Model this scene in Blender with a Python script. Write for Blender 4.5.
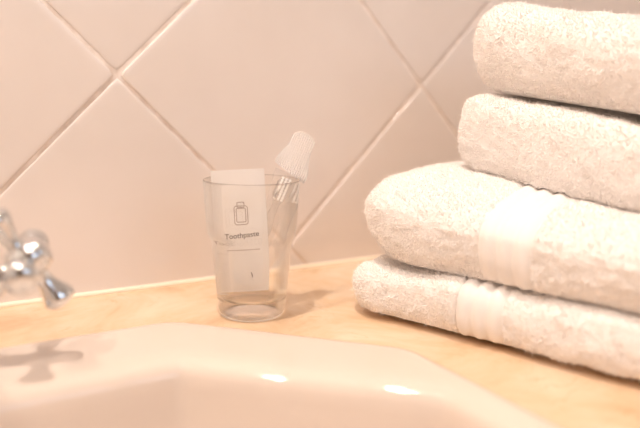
import bpy, bmesh, math, random
import numpy as np
from mathutils import Vector, Matrix, noise
from mathutils.bvhtree import BVHTree

for o in list(bpy.data.objects):
    bpy.data.objects.remove(o, do_unlink=True)
scene = bpy.context.scene
C = scene.collection
R = math.radians

# ------------------------------------------------------------------ camera
# world: tiled wall is the plane y = 0, the counter top is z = 0, x runs right along the wall
PITCH, ROLL, YAW, FPX = R(9.494), R(0.891), R(30.767), 662.2
cd = bpy.data.cameras.new('camera')
cam = bpy.data.objects.new('camera', cd)
C.objects.link(cam)
fw = Vector((math.sin(YAW) * math.cos(PITCH), math.cos(YAW) * math.cos(PITCH), -math.sin(PITCH)))
rt = Vector((math.cos(YAW), -math.sin(YAW), 0))
up = rt.cross(fw)
r2 = rt * math.cos(ROLL) + up * math.sin(ROLL)
u2 = up * math.cos(ROLL) - rt * math.sin(ROLL)
cam.matrix_world = Matrix(((r2.x, u2.x, -fw.x, -0.1266), (r2.y, u2.y, -fw.y, -0.5122),
                           (r2.z, u2.z, -fw.z, 0.1483), (0, 0, 0, 1)))
cd.sensor_width = 36.0
cd.lens = 36.0 * FPX / 640.0
cd.clip_start = 0.01
cd.dof.use_dof = True
cd.dof.focus_distance = 0.450
cd.dof.aperture_fstop = 3.1
scene.camera = cam
scene.cycles.max_bounces = 16
scene.cycles.diffuse_bounces = 10
scene.cycles.transmission_bounces = 14
scene.cycles.transparent_max_bounces = 24

# ------------------------------------------------------------------ world (daylight outside the window), exposure
w = bpy.data.worlds.new('daylight')
scene.world = w
w.use_nodes = True
bg = w.node_tree.nodes['Background']
bg.inputs[0].default_value = (0.72, 0.83, 1.0, 1)
bg.inputs[1].default_value = 4.5
scene.view_settings.view_transform = 'Standard'
scene.view_settings.look = 'None'
scene.view_settings.gamma = 1.0
scene.view_settings.use_curve_mapping = False
scene.view_settings.exposure = -0.84
LAMP_COL = (1.0, 0.85, 0.735)
LAMP_W = (25.0, 16.0, 11.0)
LAMP_POS = ((-0.22, -0.32), (-0.85, -0.45), (-0.5, -1.25))  # the last lamp is an added fill light
ROOM = dict(x0=-1.35, x1=1.05, y0=-2.1, z0=-0.86, z1=1.5)

# ------------------------------------------------------------------ materials
MATS = {}


def mat(name, col=(0.8, 0.8, 0.8), rough=0.5, metal=0.0, spec=0.5, **kw):
    m = bpy.data.materials.new(name)
    m.use_nodes = True
    b = m.node_tree.nodes['Principled BSDF']
    b.inputs['Base Color'].default_value = (*col, 1)
    b.inputs['Roughness'].default_value = rough
    b.inputs['Metallic'].default_value = metal
    b.inputs['Specular IOR Level'].default_value = spec
    for k, v in kw.items():
        b.inputs[k.replace('_', ' ')].default_value = v
    MATS[name] = m
    return m


def nodes(m):
    return m.node_tree.nodes, m.node_tree.links, m.node_tree.nodes['Principled BSDF']


def add_noise_color(m, stops, scale, detail=4, rough=0.55, dist=0.0, coord='Object'):
    n, l, b = nodes(m)
    tc = n.new('ShaderNodeTexCoord')
    nz = n.new('ShaderNodeTexNoise')
    nz.inputs['Scale'].default_value = scale
    nz.inputs['Detail'].default_value = detail
    nz.inputs['Roughness'].default_value = rough
    nz.inputs['Distortion'].default_value = dist
    cr = n.new('ShaderNodeValToRGB')
    while len(cr.color_ramp.elements) < len(stops):
        cr.color_ramp.elements.new(0.5)
    for e, (p, c) in zip(cr.color_ramp.elements, stops):
        e.position = p
        e.color = (*c, 1)
    l.new(tc.outputs[coord], nz.inputs['Vector'])
    l.new(nz.outputs['Fac'], cr.inputs['Fac'])
    l.new(cr.outputs['Color'], b.inputs['Base Color'])
    return nz, cr


def add_bump(m, scale, strength, distance, detail=3):
    n, l, b = nodes(m)
    tc = n.new('ShaderNodeTexCoord')
    nz = n.new('ShaderNodeTexNoise')
    nz.inputs['Scale'].default_value = scale
    nz.inputs['Detail'].default_value = detail
    bp = n.new('ShaderNodeBump')
    bp.inputs['Strength'].default_value = strength
    bp.inputs['Distance'].default_value = distance
    l.new(tc.outputs['Object'], nz.inputs['Vector'])
    l.new(nz.outputs['Fac'], bp.inputs['Height'])
    l.new(bp.outputs['Normal'], b.inputs['Normal'])


def mix_mat(name, build):
    m = bpy.data.materials.new(name)
    m.use_nodes = True
    m.node_tree.nodes.clear()
    out = m.node_tree.nodes.new('ShaderNodeOutputMaterial')
    s = build(m.node_tree.nodes, m.node_tree.links)
    m.node_tree.links.new(s, out.inputs['Surface'])
    MATS[name] = m
    return m


mat('tile', (0.83, 0.72, 0.645), 0.12, spec=0.5)
add_noise_color(MATS['tile'], [(0.3, (0.775, 0.71, 0.67)), (0.7, (0.82, 0.76, 0.725))], 9, 3)
add_bump(MATS['tile'], 26, 0.12, 0.002, 2)
mat('grout', (0.78, 0.68, 0.60), 0.85, spec=0.2)
add_noise_color(MATS['grout'], [(0.35, (0.74, 0.64, 0.57)), (0.6, (0.92, 0.85, 0.80))], 60, 4)
add_bump(MATS['grout'], 400, 0.5, 0.0008, 4)
mat('caulk', (0.95, 0.82, 0.66), 0.5)

m = mat('marble', (0.9, 0.7, 0.45), 0.24, spec=0.5)
n, l, b = nodes(m)
nz, cr = add_noise_color(m, [(0.30, (0.58, 0.38, 0.225)), (0.47, (0.71, 0.515, 0.34)), (0.66, (0.79, 0.625, 0.47))], 14, 7, 0.6, 0.8)
tc = n.new('ShaderNodeTexCoord')
n2 = n.new('ShaderNodeTexNoise')
n2.inputs['Scale'].default_value = 16
n2.inputs['Detail'].default_value = 8
n2.inputs['Distortion'].default_value = 1.6
l.new(tc.outputs['Object'], n2.inputs['Vector'])
sb = n.new('ShaderNodeMath'); sb.operation = 'SUBTRACT'; sb.inputs[1].default_value = 0.5
ab = n.new('ShaderNodeMath'); ab.operation = 'ABSOLUTE'
mr = n.new('ShaderNodeMapRange')
mr.inputs['From Min'].default_value = 0.0
mr.inputs['From Max'].default_value = 0.012
mr.inputs['To Min'].default_value = 0.5
mr.inputs['To Max'].default_value = 0.0
l.new(n2.outputs['Fac'], sb.inputs[0]); l.new(sb.outputs[0], ab.inputs[0]); l.new(ab.outputs[0], mr.inputs['Value'])
n3 = n.new('ShaderNodeTexNoise'); n3.inputs['Scale'].default_value = 22
l.new(tc.outputs['Object'], n3.inputs['Vector'])
m3 = n.new('ShaderNodeMapRange')
m3.inputs['From Min'].default_value = 0.5; m3.inputs['From Max'].default_value = 0.62
l.new(n3.outputs['Fac'], m3.inputs['Value'])
mu = n.new('ShaderNodeMath'); mu.operation = 'MULTIPLY'
l.new(mr.outputs[0], mu.inputs[0]); l.new(m3.outputs[0], mu.inputs[1])
mx = n.new('ShaderNodeMix'); mx.data_type = 'RGBA'
mx.inputs['B'].default_value = (0.55, 0.34, 0.17, 1)
l.new(mu.outputs[0], mx.inputs['Factor']); l.new(cr.outputs['Color'], mx.inputs['A'])
l.new(mx.outputs['Result'], b.inputs['Base Color'])

mat('ceramic', (0.70, 0.605, 0.53), 0.04, spec=0.5, Coat_Weight=0.3, Coat_Roughness=0.05)
mat('chrome', (0.76, 0.775, 0.79), 0.06, 1.0)
mat('drain_dark', (0.05, 0.05, 0.05), 0.4)
def terry_nodes(n, l):
    d = n.new('ShaderNodeBsdfDiffuse'); d.inputs[0].default_value = (0.97, 0.945, 0.925, 1)
    t = n.new('ShaderNodeBsdfTranslucent'); t.inputs[0].default_value = (0.97, 0.945, 0.925, 1)
    mx = n.new('ShaderNodeMixShader'); mx.inputs[0].default_value = 0.12
    l.new(d.outputs[0], mx.inputs[1]); l.new(t.outputs[0], mx.inputs[2])
    return mx.outputs[0]



mix_mat('terry', terry_nodes)
mat('terry_band', (0.86, 0.835, 0.82), 0.85, spec=0.15, Sheen_Weight=0.2)
add_bump(MATS['terry_band'], 900, 0.35, 0.0006, 2)
mat('ink', (0.10, 0.085, 0.08), 0.5)
mat('ink_grey', (0.36, 0.31, 0.29), 0.6)
mat('bristle', (0.95, 0.94, 0.93), 0.4)
mat('paint', (0.56, 0.54, 0.52), 0.7)
mat('ceiling_paint', (0.88, 0.86, 0.83), 0.8)
mat('floor_tile', (0.62, 0.52, 0.42), 0.35)
add_noise_color(MATS['floor_tile'], [(0.3, (0.56, 0.46, 0.36)), (0.7, (0.66, 0.57, 0.47))], 5)
mat('frame_white', (0.85, 0.85, 0.85), 0.4)
mat('added_door_wood', (0.10, 0.06, 0.04), 0.4)
add_noise_color(MATS['added_door_wood'], [(0.3, (0.07, 0.04, 0.025)), (0.7, (0.14, 0.085, 0.05))], 4, 6, 0.6, 2)
m = mat('lamp_lens', (1, 1, 1), 0.5)
nodes(m)[2].inputs['Emission Color'].default_value = (*LAMP_COL, 1)
nodes(m)[2].inputs['Emission Strength'].default_value = 30.0


def glass_nodes(clear):
    def f(n, l):
        g = n.new('ShaderNodeBsdfGlass')
        g.inputs['IOR'].default_value = 1.47
        g.inputs['Roughness'].default_value = 0.0
        g.inputs['Color'].default_value = (1, 1, 0.995, 1)
        t = n.new('ShaderNodeBsdfTransparent')
        t.inputs[0].default_value = (0.995, 0.993, 0.985, 1)
        lw = n.new('ShaderNodeLayerWeight')
        lw.inputs['Blend'].default_value = 0.45
        mr = n.new('ShaderNodeMapRange')
        mr.inputs['From Min'].default_value = 0.24
        mr.inputs['From Max'].default_value = 0.80
        mr.inputs['To Min'].default_value = clear
        mr.inputs['To Max'].default_value = 0.0
        l.new(lw.outputs['Facing'], mr.inputs['Value'])
        mx = n.new('ShaderNodeMixShader')
        l.new(mr.outputs[0], mx.inputs[0])
        l.new(g.outputs[0], mx.inputs[1])
        l.new(t.outputs[0], mx.inputs[2])
        return mx.outputs[0]
    return f


mix_mat('glass', glass_nodes(0.92))


def plastic_nodes(clear, col, rough, bump=None):
    def f(n, l):
        t = n.new('ShaderNodeBsdfTransparent')
        t.inputs[0].default_value = (1, 1, 1, 1)
        d = n.new('ShaderNodeBsdfDiffuse'); d.inputs[0].default_value = (*col, 1)
        tl = n.new('ShaderNodeBsdfTranslucent'); tl.inputs[0].default_value = (*col, 1)
        g = n.new('ShaderNodeBsdfGlossy'); g.inputs['Roughness'].default_value = rough
        g.inputs['Color'].default_value = (1, 1, 1, 1)
        a = n.new('ShaderNodeMixShader'); a.inputs[0].default_value = 0.45
        l.new(d.outputs[0], a.inputs[1]); l.new(tl.outputs[0], a.inputs[2])
        c2 = n.new('ShaderNodeMixShader'); c2.inputs[0].default_value = clear
        l.new(a.outputs[0], c2.inputs[1]); l.new(t.outputs[0], c2.inputs[2])
        fr = n.new('ShaderNodeFresnel'); fr.inputs['IOR'].default_value = 1.5
        e = n.new('ShaderNodeMixShader')
        l.new(fr.outputs[0], e.inputs[0]); l.new(c2.outputs[0], e.inputs[1]); l.new(g.outputs[0], e.inputs[2])
        return e.outputs[0]
    return f


mix_mat('packet_film', plastic_nodes(0.20, (0.98, 0.97, 0.965), 0.25))
mix_mat('brush_plastic', plastic_nodes(0.78, (0.96, 0.95, 0.94), 0.15))
mix_mat('sleeve_film', plastic_nodes(0.90, (0.96, 0.91, 0.90), 0.12))
mix_mat('crimp_film', plastic_nodes(0.30, (0.95, 0.93, 0.92), 0.2))
mix_mat('window_glass', plastic_nodes(0.97, (0.9, 0.9, 0.9), 0.02))


# ------------------------------------------------------------------ helpers
def tag(o, label=None, cat=None, group=None, kind=None):
    if label: o['label'] = label
    if cat: o['category'] = cat
    if group: o['group'] = group
    if kind: o['kind'] = kind
    return o


def link(name, me, m, parent=None, smooth=False):
    o = bpy.data.objects.new(name, me)
    C.objects.link(o)
    if m and not me.materials:
        me.materials.append(MATS[m])
    if smooth:
        me.polygons.foreach_set('use_smooth', [True] * len(me.polygons))
    if parent:
        o.parent = parent
    return o


def from_bm(name, bm, m, parent=None, smooth=False):
    me = bpy.data.meshes.new(name)
    bmesh.ops.recalc_face_normals(bm, faces=bm.faces)
    bm.to_mesh(me)
    bm.free()
    return link(name, me, m, parent, smooth)


def empty(name, loc=(0, 0, 0)):
    o = bpy.data.objects.new(name, None)
    o.empty_display_size = 0.02
    C.objects.link(o)
    o.location = loc
    return o


def add_box(bm, lo, hi, bevel=0.0):
    vs = [bm.verts.new((x, y, z)) for z in (lo[2], hi[2]) for y in (lo[1], hi[1]) for x in (lo[0], hi[0])]
    fs = [bm.faces.new([vs[i] for i in q]) for q in
          ((0, 2, 3, 1), (4, 5, 7, 6), (0, 1, 5, 4), (2, 6, 7, 3), (0, 4, 6, 2), (1, 3, 7, 5))]
    if bevel:
        es = list({e for f in fs for e in f.edges})
        bmesh.ops.bevel(bm, geom=es, offset=bevel, segments=2, affect='EDGES', profile=0.5)


def box(name, lo, hi, m, parent=None, bevel=0.0):
    bm = bmesh.new()
    add_box(bm, lo, hi, bevel)
    return from_bm(name, bm, m, parent)


def struct(o):
    o['kind'] = 'structure'
    return o


def rings(bm, loops, cap0=True, cap1=True, closed=False):
    vv = [[bm.verts.new(p) for p in lp] for lp in loops]
    k = len(loops[0])
    seq = list(range(len(vv) - 1)) + ([len(vv) - 1] if closed else [])
    for i in seq:
        a, b2 = vv[i], vv[(i + 1) % len(vv)]
        for j in range(k):
            bm.faces.new((a[j], a[(j + 1) % k], b2[(j + 1) % k], b2[j]))
    if not closed:
        if cap0: bm.faces.new(vv[0][::-1])
        if cap1: bm.faces.new(vv[-1])


def frame_of(axis):
    a = Vector(axis).normalized()
    x = a.orthogonal().normalized()
    return x, a.cross(x), a


def add_lathe(bm, prof, origin=(0, 0, 0), axis=(0, 0, 1), seg=40, cap0=True, cap1=True, closed=False):
    x, y, a = frame_of(axis)
    o = Vector(origin)
    loops = [[o + a * h + (x * math.cos(t) + y * math.sin(t)) * r
              for t in [2 * math.pi * i / seg for i in range(seg)]] for r, h in prof]
    rings(bm, loops, cap0, cap1, closed)


def add_tube(bm, pts, rad, seg=14):
    pts = [Vector(p) for p in pts]
    rad = rad if isinstance(rad, (list, tuple)) else [rad] * len(pts)
    x = None
    loops = []
    for i, p in enumerate(pts):
        t = (pts[min(i + 1, len(pts) - 1)] - pts[max(i - 1, 0)]).normalized()
        x = t.orthogonal().normalized() if x is None else (x - t * x.dot(t)).normalized()
        y = t.cross(x)
        loops.append([p + (x * math.cos(a) + y * math.sin(a)) * rad[i] for a in [2 * math.pi * k / seg for k in range(seg)]])
    rings(bm, loops)


# ------------------------------------------------------------------ room shell
X0, X1, Y0, Z0, Z1 = ROOM['x0'], ROOM['x1'], ROOM['y0'], ROOM['z0'], ROOM['z1']
T = 0.1
wall_back = struct(box('wall_back', (X0 - T, 0.0012, Z0), (X1 + T, T, Z1), 'grout'))
struct(box('wall_left', (X0 - T, Y0, Z0), (X0, 0.0016, Z1), 'paint'))
struct(box('wall_right', (X1, Y0, Z0), (X1 + T, 0.0016, Z1), 'paint'))
struct(box('floor', (X0 - T, Y0 - T, Z0 - T), (X1 + T, T, Z0), 'floor_tile'))
struct(box('ceiling', (X0 - T, Y0 - T, Z1), (X1 + T, T, Z1 + T), 'ceiling_paint'))
# wall opposite, with a window opening
WX0, WX1, WZ0, WZ1 = -0.30, 1.00, 0.50, 1.35
bm = bmesh.new()
add_box(bm, (X0 - T, Y0 - T, Z0), (WX0, Y0, Z1))
add_box(bm, (WX1, Y0 - T, Z0), (X1 + T, Y0, Z1))
add_box(bm, (WX0, Y0 - T, Z0), (WX1, Y0, WZ0))
add_box(bm, (WX0, Y0 - T, WZ1), (WX1, Y0, Z1))
struct(from_bm('wall_front', bm, 'paint'))
win = struct(empty('window_1', (0, Y0 - 0.05, WZ0)))
bm = bmesh.new()
fy0, fy1 = -0.02, 0.02
H = WZ1 - WZ0
add_box(bm, (WX0, fy0, 0), (WX0 + 0.05, fy1, H))
add_box(bm, (WX1 - 0.05, fy0, 0), (WX1, fy1, H))
add_box(bm, (WX0 + 0.05, fy0, 0), (WX1 - 0.05, fy1, 0.05))
add_box(bm, (WX0 + 0.05, fy0, H - 0.05), (WX1 - 0.05, fy1, H))
WM = (WX0 + WX1) / 2
add_box(bm, (WM - 0.025, fy0, 0.05), (WM + 0.025, fy1, H - 0.05))
from_bm('window_frame', bm, 'frame_white', win)
for a, b_ in ((WX0 + 0.05, WM - 0.025), (WM + 0.025, WX1 - 0.05)):
    box('pane', (a, -0.003, 0.05), (b_, 0.003, H - 0.05), 'window_glass', win)

added_door = struct(empty('added_door_1', (-0.8, Y0, Z0)))  # unseen dark door, added so the chrome picks up dark reflections
box('leaf', (-.38, 0.002, 0.005), (.38, .03, 2.0), 'added_door_wood', added_door, .004)
for a in (-.24, .06):
    for zz in (.15, 1.05):
        box('panel', (a, .028, zz), (a + .20, .036, zz + .8), 'added_door_wood', added_door, .006)
bm = bmesh.new()
add_tube(bm, [(.32, .03, .95), (.32, .07, .95), (.30, .078, .95), (.22, .078, .95)], .009)
from_bm('door_handle', bm, 'chrome', added_door, True)

# glazed wall tiles, laid as diamonds; every tile a piece of its own on the grout bed
DG = 0.29
rng = random.Random(4)


def tile_mesh(seed):
    rg = random.Random(seed)
    half = DG / math.sqrt(2) / 2
    nside = 36

    def outline(inset, jit):
        pts = []
        rr = 0.0022
        a = half - inset
        base = []
        for k in range(4):
            for i in range(nside):
                t = -1 + 2 * i / nside
                p = (t * a, -a) if k == 0 else (a, t * a) if k == 1 else (-t * a, a) if k == 2 else (-a, -t * a)
                base.append(p)
        for i, (px, py) in enumerate(base):
            q = 1 - jit * (0.5 + 0.5 * noise.noise(Vector((px * 150, py * 150, seed * 7.3)))) / a
            if i % nside == 0:
                q *= 1 - rr * 0.35 / a
            pts.append((px * q, py * q))
        return pts
    c45 = math.cos(math.pi / 4)
    loops = []
    for inset, depth, jit in ((0.0010, 0.0030, 0.0006), (0.0010, 0.0008, 0.0008), (0.0014, 0.0003, 0.0007), (0.0024, 0.00003, 0.0005), (0.005, 0.0, 0.0)):
        loops.append([((px - py) * c45, depth, (px + py) * c45) for px, py in outline(inset, jit)])
    bm = bmesh.new()
    rings(bm, loops, cap0=False)
    me = bpy.data.meshes.new('tile')
    bmesh.ops.recalc_face_normals(bm, faces=bm.faces)
    bm.to_mesh(me)
    bm.free()
    me.materials.append(MATS['tile'])
    me.polygons.foreach_set('use_smooth', [len(p.vertices) == 4 for p in me.polygons])
    return me


tms = [tile_mesh(i) for i in range(5)]
AZ = 0.16687
for i in range(-12, 13):
    for j in range(-12, 13):
        cx = DG / 2 + (i + j) * DG / 2
        cz = AZ + (i - j) * DG / 2
        if not (X0 + DG / 2 < cx < X1 - DG / 2 and -0.16 < cz < 0.95):
            continue
        o = bpy.data.objects.new('tile', tms[rng.randrange(5)])
        C.objects.link(o)
        o.parent = wall_back
        o.location = (cx, 0, cz)
        o.rotation_euler = (R(rng.uniform(-.25, .25)), math.pi / 2 * rng.randrange(4), R(rng.uniform(-.25, .25)))
bm = bmesh.new()
add_tube(bm, [(X0 + 0.002 + t * 0.05, -0.0006 + 0.0007 * noise.noise(Vector((t * 1.7, 0, 0))), 0.0005 + 0.0009 * noise.noise(Vector((t * 0.9, 5, 0)))) for t in range(int((X1 - X0) / 0.05))], 0.0024, 10)
struct(from_bm('trim_1', bm, 'caulk', smooth=True))


# ------------------------------------------------------------------ octagonal loops for the basin and the hole it sits in
def octagon(x0, x1, yb, yf, chx, chy, r, nseg=8):
    c = [(x1, yb - chy), (x1 - chx, yb), (x0 + chx, yb), (x0, yb - chy), (x0, yf + chy), (x0 + chx, yf), (x1 - chx, yf), (x1, yf + chy)]
    out = []
    for i in range(8):
        p, a, b2 = Vector(c[i]), Vector(c[i - 1]), Vector(c[(i + 1) % 8])
        da, db = (a - p), (b2 - p)
        la, lb = da.length, db.length
        da.normalize(); db.normalize()
        half = da.angle(db) / 2
        rr = min(r / math.tan(half), la * 0.48, lb * 0.48)
        s, e = p + da * rr, p + db * rr
        for k in range(nseg + 1):
            t = k / nseg
            q = s * (1 - t) ** 2 + p * 2 * t * (1 - t) + e * t * t
            out.append((q.x, q.y))
    return out


BX = -0.139
BY_B, BY_F = -0.107, -0.545


def oct_off(d, r, z, dz=0):
    # outer outline moved inwards by d
    return [(x, y, z) for x, y in octagon(BX - .25 + d, BX + .25 - d, BY_B - d, BY_F + d, .107 - d * .5, .114 - d * .5, r)]


def oct_in(d, r, z):
    return [(x, y, z) for x, y in octagon(BX - .200 + d, BX + .200 - d, -.206 - d, BY_F + .05 + d, .090 - d * .45, .088 - d * .45, r)]


# counter slab with the basin hole
CX0, CX1, CY = X0, X1, -0.62
hole = oct_off(0.012, .03, 0)
bm = bmesh.new()


def rect_ring(z, e=0.0):
    # outline of the slab, one point for every point of the hole (radial match)
    cxm, cym = BX, (BY_B + BY_F) / 2
    res = []
    for x, y, _ in hole:
        dx, dy = x - cxm, y - cym
        ts = []
        if dx > 1e-9: ts.append((CX1 - e - cxm) / dx)
        if dx < -1e-9: ts.append((CX0 + e - cxm) / dx)
        if dy > 1e-9: ts.append((-e - cym) / dy)
        if dy < -1e-9: ts.append((CY + e - cym) / dy)
        t = min(ts)
        res.append([cxm + dx * t, cym + dy * t, z])
    # snap the nearest points onto the four corners
    for px, py in ((CX0 + e, -e), (CX1 - e, -e), (CX0 + e, CY + e), (CX1 - e, CY + e)):
        k = min(range(len(res)), key=lambda i: (res[i][0] - px) ** 2 + (res[i][1] - py) ** 2)
        res[k][0], res[k][1] = px, py
    return [tuple(p) for p in res]


rings(bm, [hole, rect_ring(0.0, 0.001), rect_ring(-0.001), rect_ring(-0.03), [(x, y, -0.03) for x, y, _ in hole]], closed=True)
counter = from_bm('countertop', bm, 'marble')
tag(counter, 'honey-coloured marble worktop running along the tiled wall around the sink', 'countertop')

# ------------------------------------------------------------------ basin
bm = bmesh.new()
lp = [oct_off(.020, .030, -.028), oct_off(.014, .030, -.001), oct_off(.0015, .030, .0004), oct_off(0, .030, .003), oct_off(.0012, .030, .0062), oct_off(.0045, .030, .0083),
      oct_off(.008, .029, .0090), oct_off(.012, .028, .0090)]
o1, i1 = oct_off(.012, .028, .0090), oct_in(-.034, .017, .0085)
for t in (.25, .5, .75):
    lp.append([tuple(Vector(p).lerp(Vector(q), t)) for p, q in zip(o1, i1)])
lp += [i1, oct_in(-.0305, .016, .0078), oct_in(-.0275, .015, .0063), oct_in(-.0252, .014, .0038), oct_in(-.0238, .013, .0), oct_in(-.0230, .017, -.006), oct_in(-.0222, .016, -.020),
       oct_in(-.0200, .016, -.040), oct_in(-.012, .02, -.068), oct_in(.02, .03, -.105), oct_in(.060, .03, -.122), oct_in(.09, .03, -.129)]
bc = Vector((BX, -.345, -.134))
last = lp[-1]
for t in (.35, .7, .88):
    lp.append([tuple((Vector(p).lerp(bc, t)).to_tuple()[:2]) + (-.128 - .006 * t,) for p in last])
rings(bm, lp, cap0=False)
# outside of the bowl under the counter
ob = [oct_off(.020, .030, -.028), oct_in(-.028, .02, -.031), oct_in(-.018, .03, -.075), oct_in(.02, .03, -.11), oct_in(.08, .03, -.15)]
rings(bm, ob, cap0=False)
bmesh.ops.remove_doubles(bm, verts=bm.verts, dist=1e-6)
basin = empty('washbasin', (BX, -.345, 0))
tag(basin, 'white octagonal ceramic washbasin set into the marble worktop', 'washbasin')
ob_ = from_bm('bowl', bm, 'ceramic', basin, smooth=True)
ob_.matrix_parent_inverse = basin.matrix_world.inverted()
ob_.data.transform(Matrix.Translation((-BX, .345, 0)))
ob_.matrix_parent_inverse = Matrix()
bm = bmesh.new()
add_lathe(bm, [(.004, -.1345), (.020, -.1335), (.026, -.1315), (.027, -.130), (.024, -.1295), (.020, -.131), (.004, -.1325)], seg=32)
from_bm('drain', bm, 'chrome', basin, smooth=True)

# ------------------------------------------------------------------ basin mixer with cross handles
TB = Vector((-.139, -.138, .0075))
mixer = empty('basin_mixer_tap', TB)
tag(mixer, 'chrome basin mixer tap with cross handles on the sink ledge', 'tap')
bm = bmesh.new()
add_lathe(bm, [(.027, 0), (.0275, .003), (.025, .006), (.019, .009), (.0165, .016), (.0165, .040), (.018, .044), (.0165, .050), (.010, .055), (.003, .057)], seg=40)
from_bm('body', bm, 'chrome', mixer, True)
bm = bmesh.new()
pts, rad = [], []
for k in range(15):
    t = k / 14
    pts.append((0, -.010 - .105 * t, .030 + .032 * math.sin(t * 2.6) - .012 * t))
    rad.append(.0115 - .003 * t)
add_tube(bm, pts, rad, 18)
from_bm('spout', bm, 'chrome', mixer, True)


def handle(side):
    hub = Vector((-.0855, -.148, .066)) - TB
    ax = Vector((.80, -.27, .54)).normalized()
    if side < 0:
        hub.x, ax.x = -hub.x, -ax.x
    bm = bmesh.new()
    base = hub - ax * .062
    add_lathe(bm, [(.010, .0), (.0115, .010), (.0120, .026), (.0135, .029), (.0135, .033), (.0105, .036), (.0075, .044), (.0055, .050), (.0050, .060)], base, ax, 28)
    from_bm('spindle', bm, 'chrome', mixer, True)
    bm = bmesh.new()
    add_lathe(bm, [(.005, -.010), (.0085, -.008), (.0095, -.004), (.0100, .001), (.0095, .005), (.0085, .0075), (.0080, .0082)], hub, ax, 28)
    h = from_bm('handle', bm, 'chrome', mixer, True)
    bm = bmesh.new()
    add_lathe(bm, [(.0078, .0080), (.0078, .0092), (.0062, .0108), (.003, .0118), (.0008, .012)], hub, ax, 28)
    from_bm('cap', bm, 'chrome', h, True)
    d0 = Vector((.47, 0, -.88)) if side > 0 else Vector((-.47, 0, -.88))
    d0 = (d0 - ax * d0.dot(ax)).normalized()
    d1 = ax.cross(d0)
    for d in (d0, d1, -d0, -d1):
        bm = bmesh.new()
        add_lathe(bm, [(.0055, .006), (.0045, .010), (.0042, .0130), (.0051, .0166), (.0070, .0212), (.0083, .0244), (.0085, .0264), (.0075, .0285), (.0048, .0299), (.001, .0303)], hub, d, 22)
        from_bm('arm', bm, 'chrome', h, True)


handle(1)
handle(-1)

# ------------------------------------------------------------------ tumbler
G = Vector((.065, -.0977, 0))
RH = Vector((math.cos(YAW), -math.sin(YAW), 0))     # to the right as seen by the camera
DH = Vector((math.sin(YAW), math.cos(YAW), 0))      # away from it
outer = [(.0180, .0006), (.0205, .0), (.0222, .0008), (.0232, .003), (.0240, .007), (.0250, .018), (.0262, .032), (.0274, .045), (.0282, .0525), (.0288, .0545),
         (.0303, .0575), (.0312, .0600), (.0317, .066), (.0324, .078), (.0331, .090), (.0335, .0945)]
rim = [(.0334, .0955), (.0328, .0960), (.0322, .0955)]
inner = [(.0319, .0940), (.0314, .086), (.0309, .078), (.0302, .066), (.0298, .0605), (.0289, .0575), (.0273, .0545), (.0267, .052), (.0259, .045), (.0247, .032), (.0236, .020), (.0228, .0150), (.0214, .0125), (.018, .0116), (.009, .0112), (.0005, .0111)]
bm = bmesh.new()
add_lathe(bm, [(.0005, .0013), (.010, .0012)] + outer + rim + inner, seg=96)
tumbler = from_bm('tumbler', bm, 'glass', smooth=True)
tumbler.location = G
tag(tumbler, 'clear glass tumbler with a stepped waist holding toothpaste packet and toothbrush', 'glass')


# ------------------------------------------------------------------ toothpaste packet standing in the tumbler
def plane_frame(bottom, top, tilt_n=None):
    v = (top - bottom).normalized()
    nrm = -DH + v * DH.dot(v)
    nrm.normalize()
    u = v.cross(nrm)
    return u, v, nrm


pb = G + RH * -.0050 + DH * -.003 + Vector((0, 0, .0165))
pt = G + RH * -.0108 + DH * .004 + Vector((0, 0, .1020))
pu, pv, pn = plane_frame(pb, pt)
PL, PW = (pt - pb).length, .0375
packet = empty('toothpaste_packet', pb)
tag(packet, 'frosted plastic packet printed Toothpaste standing in the glass tumbler', 'packet')


def packet_off(u, v):
    a = 1 - (2 * u / PW) ** 2
    t = max(0.0, 1 - abs(2 * v / PL - 1) ** 4)
    return 0.0016 * max(a, 0) ** .7 * t + .00045 * noise.noise(Vector((u * 90, v * 60, 3)))


def packet_pt(u, v, off):
    # the film curls a little round the vertical axis and narrows towards the bottom of the glass
    s = 1 - .10 * max(0, 1 - v / .03) ** 2
    curl = -6.0 * u * u
    return pu * (u * s) + pv * v + pn * (off + curl)


bm = bmesh.new()
nu, nv = 24, 44
for sgn in (1, -1):
    gr = [[bm.verts.new(packet_pt(-PW / 2 + PW * i / nu, PL * j / nv, sgn * packet_off(-PW / 2 + PW * i / nu, PL * j / nv))) for i in range(nu + 1)] for j in range(nv + 1)]
    for j in range(nv):
        for i in range(nu):
            bm.faces.new((gr[j][i], gr[j][i + 1], gr[j + 1][i + 1], gr[j + 1][i]))
from_bm('film', bm, 'packet_film', packet, True)


def print_on_packet(name, tris_pts, faces, m):
    bm = bmesh.new()
    vs = [bm.verts.new(packet_pt(u, v, packet_off(u, v) + .00035)) for u, v in tris_pts]
    for f in faces:
        try:
            bm.faces.new([vs[i] for i in f])
        except ValueError:
            pass
    return from_bm(name, bm, m, packet)


def text_pts(s, width, cu, cv):
    fc = bpy.data.curves.new('lettering', 'FONT')
    fc.body = s
    fc.resolution_u = 4
    fc.offset = 0.010
    to = bpy.data.objects.new('lettering', fc)
    C.objects.link(to)
    me = bpy.data.meshes.new_from_object(to)
    co = np.array([v.co[:2] for v in me.vertices])
    fs = [tuple(p.vertices) for p in me.polygons]
    bpy.data.objects.remove(to)
    k = width / (co[:, 0].max() - co[:, 0].min())
    co[:, 0] -= (co[:, 0].max() + co[:, 0].min()) / 2
    return [(cu + x * k, cv + y * k + x * k * .06) for x, y in co], fs


pts, fs = text_pts('Toothpaste', .0240, .0008, PL - .0475)
print_on_packet('printed_word', pts, fs, 'ink')


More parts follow.
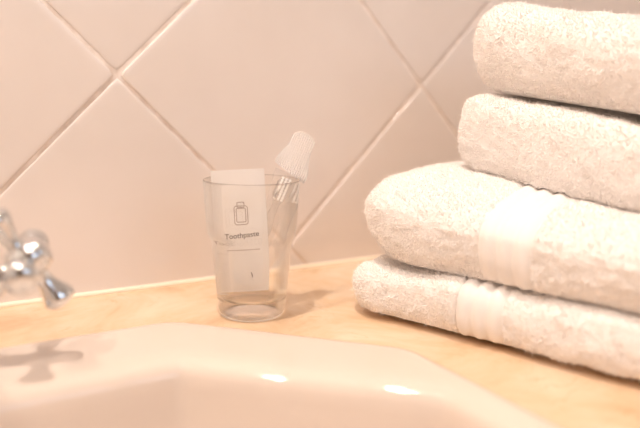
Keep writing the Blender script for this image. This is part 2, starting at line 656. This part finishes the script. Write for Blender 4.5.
def stroke(path, wd, closed=False):
    pts, fs = [], []
    nP = len(path)
    for i, p in enumerate(path):
        a = Vector(path[i - 1] if (i or closed) else path[0])
        b2 = Vector(path[(i + 1) % nP] if (i < nP - 1 or closed) else path[-1])
        t = (b2 - a).normalized()
        nn = Vector((-t.y, t.x)) * wd / 2
        pts += [(p[0] + nn.x, p[1] + nn.y), (p[0] - nn.x, p[1] - nn.y)]
    for i in range(nP if closed else nP - 1):
        j = (i + 1) % nP
        fs.append((2 * i, 2 * i + 1, 2 * j + 1, 2 * j))
    return pts, fs


def join(parts):
    P, F = [], []
    for p, f in parts:
        F += [tuple(i + len(P) for i in q) for q in f]
        P += p
    return P, F


iu, iv = .0012, PL - .0305        # icon: a little tube with a square cap
wd = .00062


def rr_path(x0, x1, y0, y1, r):
    out = []
    for cx_, cy_, a0 in ((x1 - r, y0 + r, -90), (x1 - r, y1 - r, 0), (x0 + r, y1 - r, 90), (x0 + r, y0 + r, 180)):
        for k in range(5):
            a = R(a0 + 90 * k / 4)
            out.append((iu + cx_ + r * math.cos(a), iv + cy_ + r * math.sin(a)))
    return out


icon = join([stroke(rr_path(-.0046, .0046, -.0078, .0052, .0016), wd, True),
             stroke(rr_path(-.0032, .0032, -.0060, .0036, .0008), wd, True),
             stroke(rr_path(-.0024, .0024, .0042, .0078, .0005), wd, True)])
print_on_packet('printed_icon', *icon, 'ink_grey')
# line of tiny print and the curl of print near the bottom
dots = []
rg = random.Random(3)
uu = -.0100
while uu < .0125:
    ln = rg.uniform(.0005, .0010)
    dots.append(stroke([(uu, PL - .0562), (uu + ln, PL - .0562)], .00075))
    uu += ln + .0003
print_on_packet('small_print', *join(dots), 'ink_grey')
print_on_packet('printed_mark', *stroke([(.0068 - .0012 * math.sin(t * .35) ** 2, .0108 + .0010 * t * .8 - .0006 * math.cos(t)) for t in range(4)], .0007), 'ink')

# ------------------------------------------------------------------ toothbrush sealed in a clear sleeve
sb_ = G + RH * -.0085 + DH * .0085 + Vector((0, 0, .0185))
st_ = G + RH * .0368 + DH * .0125 + Vector((0, 0, .1270))
su, sv, sn = plane_frame(sb_, st_)
SL = (st_ - sb_).length
brush = empty('wrapped_toothbrush', sb_)
tag(brush, 'white toothbrush sealed in a clear crinkled sleeve leaning out of the tumbler', 'toothbrush')


def sl_w(v):
    t = v / SL
    return .0058 + .0040 * min(1, t * 1.4) + .0012 * math.sin(t * 9)


def sl_pt(a, v, sgn):
    wv = sl_w(v)
    t = v / SL
    th = .0030 * (1 - abs(2 * t - 1) ** 6) * max(0, 1 - a * a) ** .5
    wr = .0011 * noise.noise(Vector((a * 1.8, v * 130, 1.7 * sgn))) * (1 - abs(2 * t - 1) ** 8)
    return su * (a * wv) + sv * v + sn * (sgn * (th + .0001) + wr)


def crimp_pt(a, v, sgn):
    # flat heat-sealed ends, pressed into fine ribs along the sleeve
    back = max(0.0, v - (SL - CR)) * .55
    return su * a + sv * v - sn * back + sn * (.0005 * math.sin(a * 4000) + sgn * .00012 + .0015 * math.sin(a * 230 + 1))


CR = .030
bm = bmesh.new()
nu, nv = 18, 70
for sgn in (1, -1):
    gr = [[bm.verts.new(sl_pt(-1 + 2 * i / nu, .006 + (SL - CR - .006) * j / nv, sgn)) for i in range(nu + 1)] for j in range(nv + 1)]
    for j in range(nv):
        for i in range(nu):
            bm.faces.new((gr[j][i], gr[j][i + 1], gr[j + 1][i + 1], gr[j + 1][i]))
from_bm('sleeve', bm, 'sleeve_film', brush, True)
for which in (0, 1):
    bm = bmesh.new()
    nu2, nv2 = 110, 14
    for sgn in (1, -1):
        gr = []
        for j in range(nv2 + 1):
            row = []
            for i in range(nu2 + 1):
                a = -1 + 2 * i / nu2
                t = j / nv2
                if which:
                    wv = .0128 - .0046 * t + .0008 * math.sin(t * 7)
                    v = SL - CR + CR * t + (.0007 * math.sin(a * 34) if j == nv2 else 0) - .003 * a * (1 - t) - .004 * abs(a) ** 3 * t
                    wv *= 1 if j else .97
                else:
                    wv = .0062 + .0008 * t
                    v = .007 * t + (.0006 * math.sin(a * 26) if j == 0 else 0)
                row.append(bm.verts.new(crimp_pt(a * wv, v, sgn)))
            gr.append(row)
        for j in range(nv2):
            for i in range(nu2):
                bm.faces.new((gr[j][i], gr[j][i + 1], gr[j + 1][i + 1], gr[j + 1][i]))
    from_bm('crimped_end', bm, 'crimp_film', brush, True)
# the brush inside: handle, head, tufts of bristle
bm = bmesh.new()
loops = []
for k in range(25):
    t = k / 24
    v = .009 + (SL - CR - .014) * t
    hw = .0042 if t < .5 else .0042 - .0020 * min(1, (t - .5) / .2) if t < .74 else .0022 + .0030 * min(1, (t - .74) / .08)
    if k in (0, 24): hw *= .6
    th = .0014
    loops.append([su * (hw * math.cos(a)) + sv * v + sn * (th * math.sin(a) - .0006) for a in [2 * math.pi * q / 14 for q in range(14)]])
rings(bm, loops)
from_bm('handle', bm, 'brush_plastic', brush, True)
bm = bmesh.new()
for r_ in range(9):
    for c_ in range(3):
        p0 = su * ((c_ - 1) * .0026) + sv * (.009 + (SL - CR - .014) * .80 + r_ * .0019) + sn * .0006
        add_lathe(bm, [(.00085, 0), (.0009, .0016), (.0010, .0028)], p0, sn, 8)
from_bm('bristles', bm, 'bristle', brush)


# ------------------------------------------------------------------ folded towels
def towel(corner, ang, L, D, t, z0, slope, taper, rad, label, band=None, seed=0, dens=0.00105, rtop=None, under=None, pile=.0014):
    """corner: back-left corner in plan; ang: heading of the long visible edge; rad: rounding (along, across)"""
    e1 = Vector((math.sin(ang), -math.cos(ang), 0))
    e2 = Vector((math.cos(ang), math.sin(ang), 0))
    h = np.array([L / 2, D / 2, t / 2])
    r = np.array([rad[0], rad[1], t / 2 * .96])
    inner = h - r
    rs = np.random.RandomState(seed)
    step = 0.0022
    fine = 0.0012
    # grid lines along the length, finer inside the woven band
    xs = list(np.arange(-h[0], h[0], step)) + [h[0]]
    if band:
        b0, b1 = band[0] - h[0], band[1] - h[0]
        xs = sorted([x for x in xs if x < b0 - 1e-4 or x > b1 + 1e-4] + list(np.linspace(b0, b1, int((b1 - b0) / fine) + 1)))
    xs = np.array(xs)
    # round the cross-section: parameter angles give even steps round the fold
    nper = 0
    prof = []
    # superellipse-like cross-section in (across, height)
    fl_top = np.arange(-inner[1], inner[1], step * 1.3)
    arc = np.linspace(0, math.pi, int(math.pi * max(r[2], r[1] * .6) / step) + 2)[1:-1]
    rt_ = rtop or r[1]
    for y in fl_top[::-1]:
        if y > -(h[1] - rt_):
            prof.append((y, r[2], 0, 1))
    if rt_ > r[1]:
        top_arc = np.linspace(0, math.pi / 2, int(rt_ * 1.35 / step) + 2)[1:-1]
    else:
        top_arc = arc[arc < math.pi / 2]
    def sup(a, ry, nexp=2.7):                       # superellipse: blunt fold
        sn_, cs_ = math.sin(a), math.cos(a)
        sg = 1 if cs_ >= 0 else -1
        e, g = 2 / nexp, 2 - 2 / nexp
        nv_ = Vector((-sn_ ** g / ry, sg * abs(cs_) ** g / r[2])).normalized()
        return (-(h[1] - ry) - ry * sn_ ** e, r[2] * sg * abs(cs_) ** e, nv_.x, nv_.y)
    for a in top_arc:                               # visible fold on the -e2 side: upper half
        prof.append(sup(a, rt_, 2.25 if rtop else 2.5))
    for a in arc[arc >= math.pi / 2]:               # lower half
        prof.append(sup(a, r[1], 2.3))
    for y in fl_top:
        prof.append((y, -r[2], 0, -1))
    for a in arc[::-1]:
        prof.append((inner[1] + r[1] * math.sin(a), r[2] * math.cos(a), math.sin(a), math.cos(a)))
    prof = np.array(prof)
    NP = len(prof)
    # end rounding: toward either end the section shrinks like a fold seen from the side
    nend = 16
    ua = np.linspace(0, math.pi / 2, nend + 1)
    rows = []
    for a in ua[:-1]:
        rows.append((-h[0] + r[0] * (1 - math.sin(a)), math.cos(a)))     # placeholder, replaced below
    rows = [(-inner[0] - r[0] * math.cos(a), math.sin(a)) for a in ua[1:]] + [(x, 1.0) for x in xs if -inner[0] < x < inner[0]] + [(inner[0] + r[0] * math.cos(a), math.sin(a)) for a in ua[::-1][:-1]]
    rows = [(-inner[0] - r[0] * math.cos(.035), .035 * .5)] + rows + [(inner[0] + r[0] * math.cos(.035), .035 * .5)]
    NR = len(rows)
    V = np.zeros((NR, NP, 3))
    Nn = np.zeros((NR, NP, 3))
    S = np.zeros((NR, NP))
    for i, (x, k) in enumerate(rows):
        k2 = math.sqrt(max(0, 1 - k * k))
        sgnx = -1 if x < 0 else 1
        kz = k ** (.9 if rtop and rtop > .05 else .65)
        ky = 1 - (1 - k) * min(1, r[0] * 1.0 / h[1])
        V[i, :, 0] = x
        V[i, :, 1] = prof[:, 0] * ky
        V[i, :, 2] = prof[:, 1] * kz
        Nn[i, :, 0] = sgnx * k2
        Nn[i, :, 1] = prof[:, 2] * k
        Nn[i, :, 2] = prof[:, 3] * k
        S[i, :] = x
    Nn /= np.linalg.norm(Nn, axis=2, keepdims=True) + 1e-9
    # soft lumps and terry clumps
    disp = np.zeros((NR, NP))
    sv_ = Vector((seed * 3.1, seed * 1.7, 0))
    isb = np.zeros((NR, NP), bool)
    for i in range(NR):
        for j in range(NP):
            if Nn[i, j, 2] < -.75:
                continue
            p = Vector(V[i, j])
            d = .0032 * noise.noise(p * 17 + sv_) + .0012 * noise.noise(p * 70 + sv_) + .0010 * noise.noise(p * 190 + sv_) + .0006 * noise.noise(p * 420 + sv_)
            if band:
                q = (V[i, j, 0] - b0) / (b1 - b0)
                if 0 <= q <= 1:
                    nb = 3
                    d = .0032 * noise.noise(p * 17 + sv_) + .0029 * abs(math.sin(q * nb * math.pi)) ** .8 - .0016
                    isb[i, j] = True
            disp[i, j] = d
    V += Nn * disp[..., None]
    # set down: sag of the long side, slope along the length
    run = V[..., 0] + h[0]
    V[..., 2] = (V[..., 2] + t / 2) * (1 - taper * run / L) - t / 2 + slope * run
    M = np.array([list(e1), list(e2), [0, 0, 1]])
    org = np.array([corner[0], corner[1], z0 + t / 2]) + M[0] * h[0] + M[1] * h[1]
    base = np.array([org[0], org[1], z0])
    W = V @ M + (org - base)
    NW = Nn @ M
    idx = np.arange(NR * NP).reshape(NR, NP)
    a = idx[:-1, :]; b2 = np.roll(idx, -1, 1)[:-1, :]; c2 = np.roll(idx, -1, 1)[1:, :]; d2 = idx[1:, :]
    quads = np.stack([a, b2, c2, d2], -1).reshape(-1, 4)
    bandq = (isb[:-1, :] & isb[1:, :]).reshape(-1) if band else np.zeros(len(quads), bool)
    Wf, Nf = W.reshape(-1, 3), NW.reshape(-1, 3)
    if under:                                       # the cloth settles onto the towel below
        for q in range(len(Wf)):
            wx, wy, wz = Wf[q] + base
            hit = under.ray_cast(Vector((wx, wy, 1.0)), Vector((0, 0, -1)))[0]
            if hit and wz < hit.z + .0012:
                Wf[q, 2] = hit.z + .0012 - base[2]
    tree = BVHTree.FromPolygons([Vector(p) for p in (Wf + base)], quads.tolist())
    # pile: short bent strips on every terry face that can be seen
    tq = quads[~bandq]
    P0, P1, P2, P3 = [Wf[tq[:, k]] for k in range(4)]
    area = .5 * np.linalg.norm(np.cross(P2 - P0, P3 - P1), axis=1)
    nm = Nf[tq].mean(1)
    wgt = area * np.where(nm[:, 2] < -.85, 0.0, 1.0)
    nt = min(int(wgt.sum() / dens ** 2), 170000)
    pick = rs.choice(len(tq), nt, p=wgt / wgt.sum())
    uv = rs.rand(nt, 2)
    q0 = (P0[pick] * (1 - uv[:, :1]) + P3[pick] * uv[:, :1]) * (1 - uv[:, 1:]) + (P1[pick] * (1 - uv[:, :1]) + P2[pick] * uv[:, :1]) * uv[:, 1:]
    nn = nm[pick]
    rnd = rs.randn(nt, 3)
    dirv = nn + .40 * rnd
    dirv += .25 * np.sin(q0 @ rs.randn(3, 3) * 420 + rs.rand(3) * 6)
    dirv /= np.linalg.norm(dirv, axis=1, keepdims=True)
    neg = (dirv * nn).sum(1) < .15
    dirv[neg] = nn[neg]
    side = np.cross(dirv, rs.randn(nt, 3)); side /= np.linalg.norm(side, axis=1, keepdims=True) + 1e-9
    oth = np.cross(dirv, side)
    ln = pile * (.55 + .7 * rs.rand(nt, 1))
    wd_ = .00062 * (.8 + .5 * rs.rand(nt, 1))
    lng = rs.rand(nt, 1) < .06
    ln = np.where(lng, ln * 2.5, ln)
    wd_ = np.where(lng, wd_ * .45, wd_)
    foot = q0 - nn * .0004
    ring = [foot + (side * math.cos(an) + oth * math.sin(an)) * wd_ for an in (0, 2.0944, 4.1888)]
    tip = q0 + dirv * ln
    TV = np.stack(ring + [tip], 1).reshape(-1, 3)
    off = len(Wf) + np.arange(nt)[:, None] * 4
    tri_q = np.zeros((0, 4), int)
    tri_t = np.concatenate([off + np.array([[0, 1, 3]]), off + np.array([[1, 2, 3]]), off + np.array([[2, 0, 3]])])
    root = empty('folded_towel', tuple(base))
    tag(root, label, 'towel', 'folded white towels in a stack')

    def np_mesh(name, verts, q4, q3, m, caps=()):
        me = bpy.data.meshes.new(name)
        nl = len(q4) * 4 + len(q3) * 3 + sum(len(c_) for c_ in caps)
        me.vertices.add(len(verts)); me.vertices.foreach_set('co', verts.astype(np.float32).ravel())
        me.loops.add(nl)
        me.loops.foreach_set('vertex_index', np.concatenate([q4.ravel(), q3.ravel()] + [np.array(c_) for c_ in caps]).astype(np.int32))
        sizes = np.concatenate([np.full(len(q4), 4), np.full(len(q3), 3), np.array([len(c_) for c_ in caps], int)]).astype(np.int32)
        me.polygons.add(len(sizes))
        me.polygons.foreach_set('loop_start', (np.cumsum(sizes) - sizes).astype(np.int32))
        me.update(calc_edges=True)
        me.validate()
        me.materials.append(MATS[m])
        me.polygons.foreach_set('use_smooth', [len(p.vertices) == 4 for p in me.polygons])
        o = bpy.data.objects.new(name, me)
        C.objects.link(o)
        o.parent = root
        return o
    allv = np.concatenate([Wf, TV])
    np_mesh('terry_cloth', allv, np.concatenate([tq, tri_q]), tri_t, 'terry', [idx[0, ::-1].tolist(), idx[-1].tolist()])
    if band:
        bq = quads[bandq]
        us, inv = np.unique(bq, return_inverse=True)
        np_mesh('woven_border', Wf[us], inv.reshape(-1, 4), np.zeros((0, 3), int), 'terry_band')
    return tree


tw = towel((.121, -.124), R(19.5), .30, .21, .037, .0016, 0.0, 0.0, (.030, .017), 'thin white towel at the bottom of the stack, flat on the marble worktop', (.093, .124), 1)
tw = towel((.119, -.117), R(19.5), .30, .215, .074, .0375, -0.012, .40, (.060, .028), 'thick white bath towel with three woven ribs, second from the bottom', (.112, .146), 2, rtop=.105, under=tw)
tw = towel((.203, -.142), R(9), .25, .19, .062, .098, -0.110, .20, (.020, .018), 'white hand towel second from the top, resting on the ribbed bath towel', None, 3, under=tw)
tw = towel((.213, -.140), R(9), .25, .18, .068, .159, -0.13, .28, (.022, .024), 'topmost white folded hand towel of the stack', None, 4, rtop=.035, under=tw)


# ------------------------------------------------------------------ ceiling downlights and an added fill lamp
def downlight(x, y, watts, label, rad=.036):
    o = empty('ceiling_downlight', (x, y, Z1))
    tag(o, label, 'light', 'warm ceiling downlights')
    bm = bmesh.new()
    add_lathe(bm, [(rad, -.001), (rad, -.006), (rad + .004, -.010), (rad + .012, -.008), (rad + .014, -.002), (rad + .014, -.0005)], seg=40, cap0=False, cap1=False)
    from_bm('trim_ring', bm, 'chrome', o, True)
    bm = bmesh.new()
    add_lathe(bm, [(rad, -.0006), (rad, -.004), (rad * .55, -.0055), (.002, -.006)], seg=32)
    from_bm('lens', bm, 'lamp_lens', o, True)
    ld = bpy.data.lights.new('bulb', 'AREA')
    ld.shape = 'DISK'
    ld.size = rad * 2 - .002
    ld.energy = watts
    ld.color = LAMP_COL
    lo = bpy.data.objects.new('bulb', ld)
    C.objects.link(lo)
    lo.parent = o
    lo.location = (0, 0, -.012)


downlight(*LAMP_POS[0], LAMP_W[0], 'small round warm downlight in the ceiling above the sink', .027)
downlight(*LAMP_POS[1], LAMP_W[1], 'small round warm downlight in the ceiling left of the sink', .024)
downlight(*LAMP_POS[2], LAMP_W[2], 'large round warm fill light added on the ceiling behind the camera', .07)  # added out of view to brighten upright surfaces
# light portal in the window opening: guides daylight sampling, gives off no light of its own
pd = bpy.data.lights.new('window_portal', 'AREA')
pd.shape = 'RECTANGLE'
pd.size, pd.size_y = WX1 - WX0, H
pd.cycles.is_portal = True
po = bpy.data.objects.new('window_portal', pd)
C.objects.link(po)
po.location = ((WX0 + WX1) / 2, Y0 - .02, (WZ0 + WZ1) / 2)
po.rotation_euler = (R(90), 0, 0)
